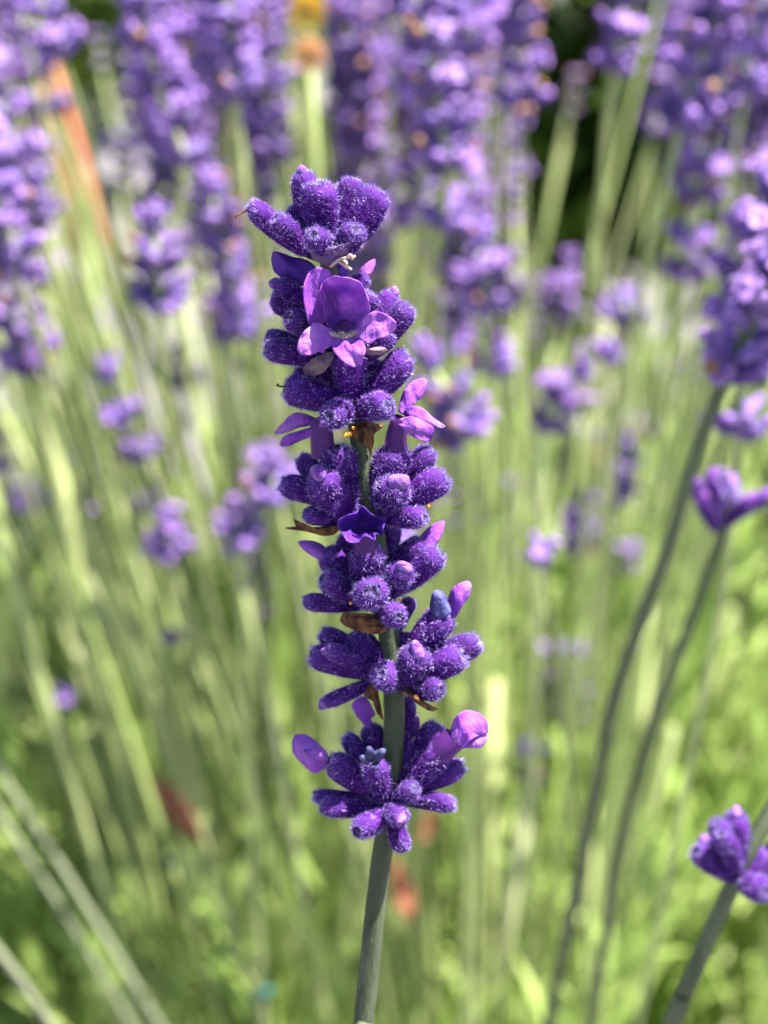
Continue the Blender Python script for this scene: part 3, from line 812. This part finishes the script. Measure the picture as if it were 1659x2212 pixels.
NEAR = [
 (dict(pts=[(1668, 400, .275), (1605, 640, .28), (1600, 875, .285), (1590, 1040, .29), (1560, 1280, .30), (1500, 1600, .32)], nwh=6, gap=.0082, near=True, rad=.0007),
  'dense lavender spike with orange withered florets above a small cup of buds'),
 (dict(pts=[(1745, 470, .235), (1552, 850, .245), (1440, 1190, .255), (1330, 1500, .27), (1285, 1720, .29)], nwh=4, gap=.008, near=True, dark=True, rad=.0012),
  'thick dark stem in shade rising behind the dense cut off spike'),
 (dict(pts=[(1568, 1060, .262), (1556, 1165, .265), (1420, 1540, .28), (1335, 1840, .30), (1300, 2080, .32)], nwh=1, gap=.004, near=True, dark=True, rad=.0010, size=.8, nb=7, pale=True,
       manual=[((1496, 1045, .262), (1550, 1135, .265), 34), ((1530, 1042, .258), (1556, 1135, .265), 36), ((1572, 1048, .266), (1560, 1130, .265), 34), ((1610, 1085, .260), (1562, 1138, .265), 34), ((1652, 1072, .262), (1570, 1130, .265), 32), ((1512, 1085, .259), (1553, 1145, .265), 34), ((1590, 1070, .270), (1562, 1130, .266), 34)]),
  'short lavender stem topped by a small open cup of lilac buds'),
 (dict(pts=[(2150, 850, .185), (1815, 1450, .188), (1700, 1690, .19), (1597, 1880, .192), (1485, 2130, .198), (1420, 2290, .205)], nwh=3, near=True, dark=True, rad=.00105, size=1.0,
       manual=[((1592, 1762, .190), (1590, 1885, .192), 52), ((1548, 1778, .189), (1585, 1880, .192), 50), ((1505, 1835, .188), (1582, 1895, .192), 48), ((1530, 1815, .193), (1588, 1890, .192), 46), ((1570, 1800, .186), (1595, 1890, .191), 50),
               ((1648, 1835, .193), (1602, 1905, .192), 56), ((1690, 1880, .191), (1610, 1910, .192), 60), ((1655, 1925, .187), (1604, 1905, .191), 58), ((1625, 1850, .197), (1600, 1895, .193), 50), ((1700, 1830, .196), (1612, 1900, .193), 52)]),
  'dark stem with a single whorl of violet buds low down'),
 (dict(pts=[(1590, -60, 0.342), (1500, 170, 0.348), (1430, 420, 0.354), (1395, 560, 0.360), (1340, 900, 0.389), (1270, 1400, 0.448)], nwh=5, gap=.0078, near=True, size=1.0),
  'broad lavender spike with bright pink upper florets and dark lower buds'),
 (dict(pts=[(880, -60, 0.330), (935, 150, 0.336), (965, 400, 0.342), (920, 600, 0.354), (905, 820, 0.378), (880, 1200, 0.425)], nwh=7, gap=.0080, near=True, size=1.0),
  'tall lavender spike rising directly behind the fuzzy top of the sharp spike'),
 (dict(pts=[(480, -40, 0.342), (505, 110, 0.348), (520, 330, 0.354), (540, 520, 0.366), (590, 900, 0.425)], nwh=4, gap=.0085, near=True, size=1.0),
  'deep blue violet shaded spike beside the yellow flower'),
 (dict(pts=[(300, -60, 0.342), (330, 150, 0.354), (400, 360, 0.366), (380, 520, 0.378), (420, 900, 0.425), (520, 1300, 0.496)], nwh=6, gap=.0082, near=True, size=1.0),
  'pale lilac spike with many open florets next to the shaded blue violet one'),
 (dict(pts=[(20, -160, 0.330), (110, 60, 0.336), (190, 300, 0.348), (260, 560, 0.378), (380, 900, 0.425)], nwh=4, gap=.0085, near=True, size=1.0),
  'wide pink lilac spike standing before the rust orange stake'),
 (dict(pts=[(-80, 240, 0.302), (-15, 440, 0.308), (50, 640, 0.319), (130, 860, 0.336), (270, 1250, 0.381), (360, 1500, 0.426)], nwh=5, gap=.0082, near=True),
  'drooping open lavender spike left of the rust orange stake'),
 (dict(pts=[(1345, -80, .40), (1340, 60, .40), (1325, 180, .405), (1308, 300, .41), (1290, 650, .44), (1260, 1200, .50)], nwh=4, gap=.0085),
  'solitary lavender spike in front of the dark green shrub'),
 (dict(pts=[(1035, 520, .42), (1050, 620, .42), (1050, 780, .43), (1045, 1100, .47)], nwh=3, gap=.0085, size=1.2),
  'lavender spike with pink tip just beside the sharp spike'),
 (dict(pts=[(930, 780, .36), (985, 900, .36), (1010, 1040, .37), (1010, 1300, .39)], nwh=3, gap=.0085, size=1.15),
  'blurred spike half hidden behind the whorls of the sharp spike'),
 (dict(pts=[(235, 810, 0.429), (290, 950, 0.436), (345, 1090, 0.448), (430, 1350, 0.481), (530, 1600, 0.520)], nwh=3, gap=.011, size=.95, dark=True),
  'gappy dark violet spike with three separate whorls among pale stems'),
 (dict(pts=[(1172, 1195, .36), (1185, 1290, .365), (1225, 1600, .39)], nwh=1, size=1.0),
  'slim pale stem with a single pinkish bud head'),
 (dict(pts=[(1255, 800, .42), (1180, 930, .425), (1165, 1100, .43), (1160, 1400, .46)], nwh=3, gap=.009),
  'slanting spike of scattered lilac florets in the open green area'),
 (dict(pts=[(1352, 640, 0.437), (1345, 720, 0.437), (1320, 1000, 0.471), (1290, 1400, 0.517)], nwh=2, gap=.007),
  'short dark lavender head on a straight stem below the shrub'),
 (dict(pts=[(1315, 770, .40), (1310, 850, .41), (1300, 1100, .44)], nwh=1), 'single dark bud head below the short lavender head'),
 (dict(pts=[(145, 1510, 0.493), (175, 1620, 0.507), (260, 1850, 0.536)], nwh=1, size=.95), 'lone lilac head beside teal scraps low in the clump'),
 (dict(pts=[(378, 1380, 0.522), (410, 1480, 0.536), (500, 1750, 0.580)], nwh=1, size=.9), 'small faint lilac head between bright green stems'),
 (dict(pts=[(330, 480, .34), (345, 640, .345), (370, 900, .37), (450, 1250, .41)], nwh=3, gap=.008), 'slender mauve spike ending above the pale stems'),
 (dict(pts=[(75, 1060, 0.522), (100, 1150, 0.536), (200, 1400, 0.580)], nwh=2, gap=.007), 'low purple head over a dark gap in the clump'),
]
for i, (k, lab) in enumerate(NEAR):
    pts = k.pop('pts')
    plant_spike(via(pts), lab, 'single lavender stems standing out in the clump', seed=300 + i, **k)
# bare pale stems crossing the lower corner: their heads are beyond the frame
for i, pts in enumerate(([(-430, 830, .40), (-60, 1560, .41), (150, 1900, .42), (330, 2190, .43)], [(-460, 960, .42), (-60, 1660, .43), (130, 1960, .44), (280, 2210, .45)], [(-560, 1250, .33), (-260, 1750, .34), (0, 2060, .35), (120, 2230, .36)])):
    plant_spike(via(pts), 'thick pale bare stem slanting across the lower corner', 'pale stems crossing the corner', nwh=4, near=False, seed=400 + i, rad=.0010, smat=M['bstem_grey'])

# ------------------------------------------------------------------ the clump of blurred stems
CLASSES = [('long blurred lavender spike of six or seven whorls in the dense clump', 'long blurred spikes'),
           ('medium blurred lavender spike of four or five whorls in the dense clump', 'medium blurred spikes'),
           ('short blurred lavender spike of two or three whorls in the dense clump', 'short blurred spikes'),
           ('blurred stem carrying one lone whorl of lavender in the dense clump', 'blurred stems with one whorl')]
def project(p):
    q = p - CAM
    d = q.dot(FWD)
    return 829.5 + q.dot(RIGHT) / d / HALF * 1106, 1106 - q.dot(UP) / d / HALF * 1106, d
rr = random.Random(21)
made = 0
tries = 0
while made < 250 and tries < 4000:
    tries += 1
    px = rr.uniform(-260, 1920)
    if rr.random() < .72:
        py = rr.uniform(-420, 150) if px > 560 else rr.uniform(-420, 230)
        d = rr.uniform(.38, .85)
    else:
        py = rr.uniform(250, 1250) if rr.random() < .55 else rr.uniform(250, 700)
        d = rr.uniform(.38, .66)
        if rr.random() < .5: continue
    if 1130 < px < 1430 and py < 520 and rr.random() < .96: continue
    if px >= 1400 and rr.random() < .72: continue
    if 20 < px < 300 or (585 < px < 735 and py > -260): continue
    if 1120 < px < 1420 and d < .45: continue
    tip = pix(px, py, d)
    if tip.z < .22: continue
    b = Vector((CTR.x + (tip.x - CTR.x) * .22 + rr.uniform(-.05, .05), CTR.y + (tip.y - CTR.y) * .45 + rr.uniform(-.06, .06), 0))
    mo = Vector(((tip.x - b.x) * -.12 + rr.uniform(-.01, .01), (tip.y - b.y) * -.1, .01))
    nw = rr.choice([4, 5, 5, 6, 6, 7]) if py < 500 else rr.choice([1, 2, 2, 3])
    lab, grp = CLASSES[0 if nw >= 6 else 1 if nw >= 4 else 2 if nw >= 2 else 3]
    plant_spike(smooth_path(b, tip, mo), lab, grp, nwh=nw, gap=rr.uniform(.0075, .0095), size=rr.uniform(.95, 1.2), seed=1000 + made, rad=rr.uniform(.0008, .0012))
    made += 1

# ------------------------------------------------------------------ leafy mound: uncountable narrow leaves
def leaf_geo(V, F, p, d, L, W, rg, curl=.25):
    side = d.cross(Vector(rg.normal(size=3))).normalized()
    nrm = side.cross(d)
    i = len(V)
    for t, w in ((0, .35), (.4, 1.0), (.78, .8), (1, .12)):
        c = p + d * L * t - nrm * curl * L * t * t
        V.append(c - side * W * w * .5 + nrm * W * .15); V.append(c + side * W * w * .5 + nrm * W * .15)
    for k in range(3):
        F.append((i + 2 * k, i + 2 * k + 1, i + 2 * k + 3, i + 2 * k + 2))
def mound():
    rg = np.random.default_rng(33)
    V, F = [], []
    for s in range(1900):
        a = rg.uniform(0, 6.283); r = .30 * math.sqrt(rg.random())
        base = Vector((CTR.x + .45 * r * math.cos(a), CTR.y + .45 * r * math.sin(a) - .01, 0.01))
        h = (.285 - .42 * r) * rg.uniform(.5, 1.12)
        tip = Vector((CTR.x + 1.15 * r * math.cos(a), CTR.y + 1.05 * r * math.sin(a), h))
        tv = (tip - base)
        for k in range(15):
            t = (k + rg.random()) / 15
            p = base.lerp(tip, .25 + .75 * t)
            d = (tv.normalized() * .9 + Vector(rg.normal(size=3)) * .42).normalized()
            leaf_geo(V, F, p, d, rg.uniform(.018, .038) * (1.1 - .4 * t), rg.uniform(.0026, .0052), rg)
    for s in range(400):
        a = rg.uniform(0, 6.283); r = math.sqrt(rg.random())
        base = Vector((CTR.x + .16 * r * math.cos(a), CTR.y + .02 + .13 * r * math.sin(a), .02))
        h = rg.uniform(.20, .40) * (1 - .15 * r)
        tip = base + Vector((math.cos(a) * r * .27 + rg.normal() * .02, math.sin(a) * r * .10 + rg.normal() * .02, h))
        pth = smooth_path(base, tip, Vector((0, 0, .015)), n=28)
        for k in range(6, 27):
            ax = (pth[k + 1] - pth[k]).normalized()
            for sg in (0, 1):
                b_ = rg.uniform(0, 6.283)
                d = (ax + Vector((math.cos(b_), math.sin(b_), .1)) * rg.uniform(.15, .5)).normalized()
                leaf_geo(V, F, pth[k], d, rg.uniform(.022, .044), rg.uniform(.003, .0055), rg)
    tag(ob('lavender_foliage', make_mesh('lavender_foliage', V, F, M['leaf'])), 'mass of narrow bright green leaves at the foot of the lavender clump', 'foliage', kind='stuff')
mound()

def far_mass():
    """the rest of the clump: hundreds of stems merging into one haze of green"""
    rg = np.random.default_rng(77)
    V, F, FM = [], [], []
    for s in range(620):
        b = Vector((rg.uniform(-.42, .46), rg.uniform(.50, 1.15), 0))
        lean = Vector(((b.x - CTR.x) * .45 + rg.normal() * .03, rg.normal() * .04, 0))
        h = rg.uniform(.18, .50)
        if .03 < b.x < .34: h = min(h, .34)
        tip = b + lean + Vector((0, 0, h))
        path = smooth_path(b, tip, -lean * .15, n=5)
        v, f = tube(path, rg.uniform(.0014, .0026), sides=5)
        i0 = len(V); V += v; F += [tuple(i + i0 for i in q) for q in f]; FM += [0] * len(f)
        if h > .33 and rg.random() < .6:
            for k in range(int(rg.integers(2, 6))):
                p = tip - (tip - path[-2]).normalized() * k * .009
                for j in range(6):
                    a = j * 1.047 + rg.random()
                    d = Vector((math.cos(a), math.sin(a), .5)).normalized()
                    low_bud(V, F, FM, p, d, .0062, .0016, int(rg.choice([1, 2, 2, 3], p=[.45, .2, .25, .1])), sides=5)
    tag(ob('distant_lavender', make_mesh('distant_lavender', V, F, [M['bstem'], M['bcalyx'], M['bpetal'], M['btan']], FM)), 'hazy mass of pale stems and lilac specks at the back of the clump', 'lavender', kind='stuff')
far_mass()

# ------------------------------------------------------------------ shrub behind
def shrub(name, c, rx, ry, h, n, label, seed, m):
    rg = np.random.default_rng(seed)
    e = empty(name, Vector((c[0], c[1], 0)), label, 'shrub', 'green shrubs behind the lavender')
    V, F = [], []
    for k in range(7):
        a = rg.uniform(0, 6.28)
        path = catmull([(0, 0, -.01), (rx * .2 * math.cos(a), ry * .2 * math.sin(a), h * .4), (rx * .6 * math.cos(a), ry * .6 * math.sin(a), h * .8)], 5)
        v, f = tube(path, [.008 * (1 - .7 * i / (len(path) - 1)) for i in range(len(path))], sides=6)
        F += [tuple(i + len(V) for i in q) for q in f]; V += v
    ob('trunk', make_mesh('trunk', V, F, M['bark']), e)
    V, F = [], []
    clumps = [(Vector((rg.uniform(-1, 1) * rx, rg.uniform(-1, 1) * ry, h * rg.uniform(.15, .95))), rg.uniform(.05, .11)) for _ in range(60)]
    for i in range(n):
        cc, cr = clumps[int(rg.integers(0, 60))]
        q = Vector(rg.normal(size=3)); q = q.normalized() * cr * rg.random() ** .4
        p = cc + q
        d = (q.normalized() * .6 + Vector((0, 0, .3)) + Vector(rg.normal(size=3)) * .5).normalized()
        leaf_geo(V, F, p, d, rg.uniform(.022, .045), rg.uniform(.010, .020), rg, curl=.4)
    ob('crown', make_mesh('crown', V, F, m), e)
shrub('garden_shrub', (.26, 1.32), .30, .16, .78, 9500, 'dark green leafy shrub seen through the gap between spikes', 1, M['shrub'])
shrub('garden_shrub', (-.75, 3.0), .75, .18, .75, 12000, 'dark green leafy shrub mostly hidden behind the dense spikes', 2, M['shrub'])
shrub('garden_shrub', (.05, 3.6), 2.0, .25, 1.1, 14000, 'long dark green shrub rising behind the other two', 3, M['shrub'])

# ------------------------------------------------------------------ odd things in the clump
def stake():
    a, b = pix(112, 230, 2.6), pix(214, 590, 2.6)
    d = (b - a).normalized()
    t = -a.z / d.z if abs(d.z) > 1e-4 else 1
    foot = a + d * ((a.z + .02) / -d.z)
    top = a - d * .05
    path = [foot.lerp(top, i / 8) for i in range(9)]
    v, f = tube([p - foot for p in path], [.030] * 8 + [.029], sides=10)
    e = empty('garden_stake', foot, 'rust orange wooden stake leaning among the lavender spikes', 'stake')
    ob('shaft', make_mesh('shaft', v, f, M['rust']), e)
    v, f = tube([path[8] - foot, path[8] - foot - d * .006], [.0288, .015], sides=10)
    ob('top', make_mesh('top', v, f, M['rust']), e)
stake()
def daisy(px, py, d, m, label, size=.012):
    tipp = pix(px, py, d)
    b = Vector((tipp.x + .02, tipp.y + .06, 0))
    e = empty('garden_flower', b, label, 'flower')
    path = smooth_path(Vector((0, 0, 0)), tipp - b, Vector((0, -.02, .02)))
    v, f = tube(path, .0012, sides=6)
    ob('stem', make_mesh('stem', v, f, M['bstem']), e)
    rg = np.random.default_rng(int(px))
    for k in range(11):
        a = k / 11 * 6.283
        V, F = [], []
        d_ = Vector((math.cos(a), -.45, math.sin(a))).normalized()
        sd = Vector((-math.sin(a), 0, math.cos(a)))
        for t, w in ((.1, .25), (.5, .9), (.85, .85), (1.0, .3)):
            c = tipp - b + d_ * size * t
            V += [c - sd * size * .28 * w, c + sd * size * .28 * w]
        F = [(2 * i, 2 * i + 1, 2 * i + 3, 2 * i + 2) for i in range(3)]
        ob('petal', make_mesh('petal', V, F, m), e)
    V, F, FM = [], [], []
    low_bud(V, F, FM, tipp - b, Vector((0, -1, .2)).normalized(), size * .3, size * .28, 0, sides=10)
    ob('flower_centre', make_mesh('flower_centre', V, F, M['yellow']), e)
daisy(662, 18, .46, M['yellow'], 'yellow garden flower between the spikes at the top', .0055)
daisy(668, 115, .42, M['peach'], 'peach coloured garden flower below the yellow one', .0045)
daisy(430, 90, .75, M['yellow'], 'small yellow garden flower half hidden behind the shaded spike', .009)
def dry_leaf(px, py, d, L, ang, label):
    p = pix(px, py, d)
    V, F = [], []
    ca, sa = math.cos(ang), math.sin(ang)
    ax = (RIGHT * ca + UP * sa)
    sd = (RIGHT * -sa + UP * ca) * .8 - FWD * .5
    for i in range(9):
        t = i / 8
        w = math.sin(math.pi * min(.97, t * .94 + .03)) * L * .19
        for j in (-1, -.5, 0, .5, 1):
            V.append(ax * L * (t - .5) + sd * w * j - FWD * (abs(j) ** 2 * w * .5 + .15 * L * t * t))
    F = [(i * 5 + j, i * 5 + j + 1, (i + 1) * 5 + j + 1, (i + 1) * 5 + j) for i in range(8) for j in range(4)]
    o = ob('dry_leaf', make_mesh('dry_leaf', V, F, M['terracotta']))
    o.location = p
    so = o.modifiers.new('thickness', 'SOLIDIFY'); so.thickness = .0003
    tag(o, label, 'leaf')
dry_leaf(385, 1745, .46, .022, -.9, 'reddish dry leaf caught among green stems beside the dark gap')
dry_leaf(922, 1785, .50, .012, 1.2, 'reddish dry leaf just behind the lowest whorl of the sharp spike')
dry_leaf(872, 1925, .50, .019, 1.8, 'long orange dry leaf hanging beside the bare stem of the sharp spike')
def scrap(px, py, d, s, label):
    p = pix(px, py, d)
    pts = []
    r2 = random.Random(int(px * 7 + py))
    for i in range(6):
        pts.append(Vector((r2.uniform(-1, 1), r2.uniform(-.6, .6), r2.uniform(-1, 1))) * s)
    v, f = tube(catmull(pts, 5), s * .22, sides=6)
    o = ob('plastic_twine', make_mesh('plastic_twine', v, f, M['teal']))
    o.location = p
    tag(o, label, 'twine', 'teal twine scraps')
for px, py, d, s in ((487, 2065, .50, .0026), (562, 2150, .50, .0026), (372, 1860, .52, .0020)):
    scrap(px, py, d, s, 'crumpled scrap of teal twine caught in the lavender')
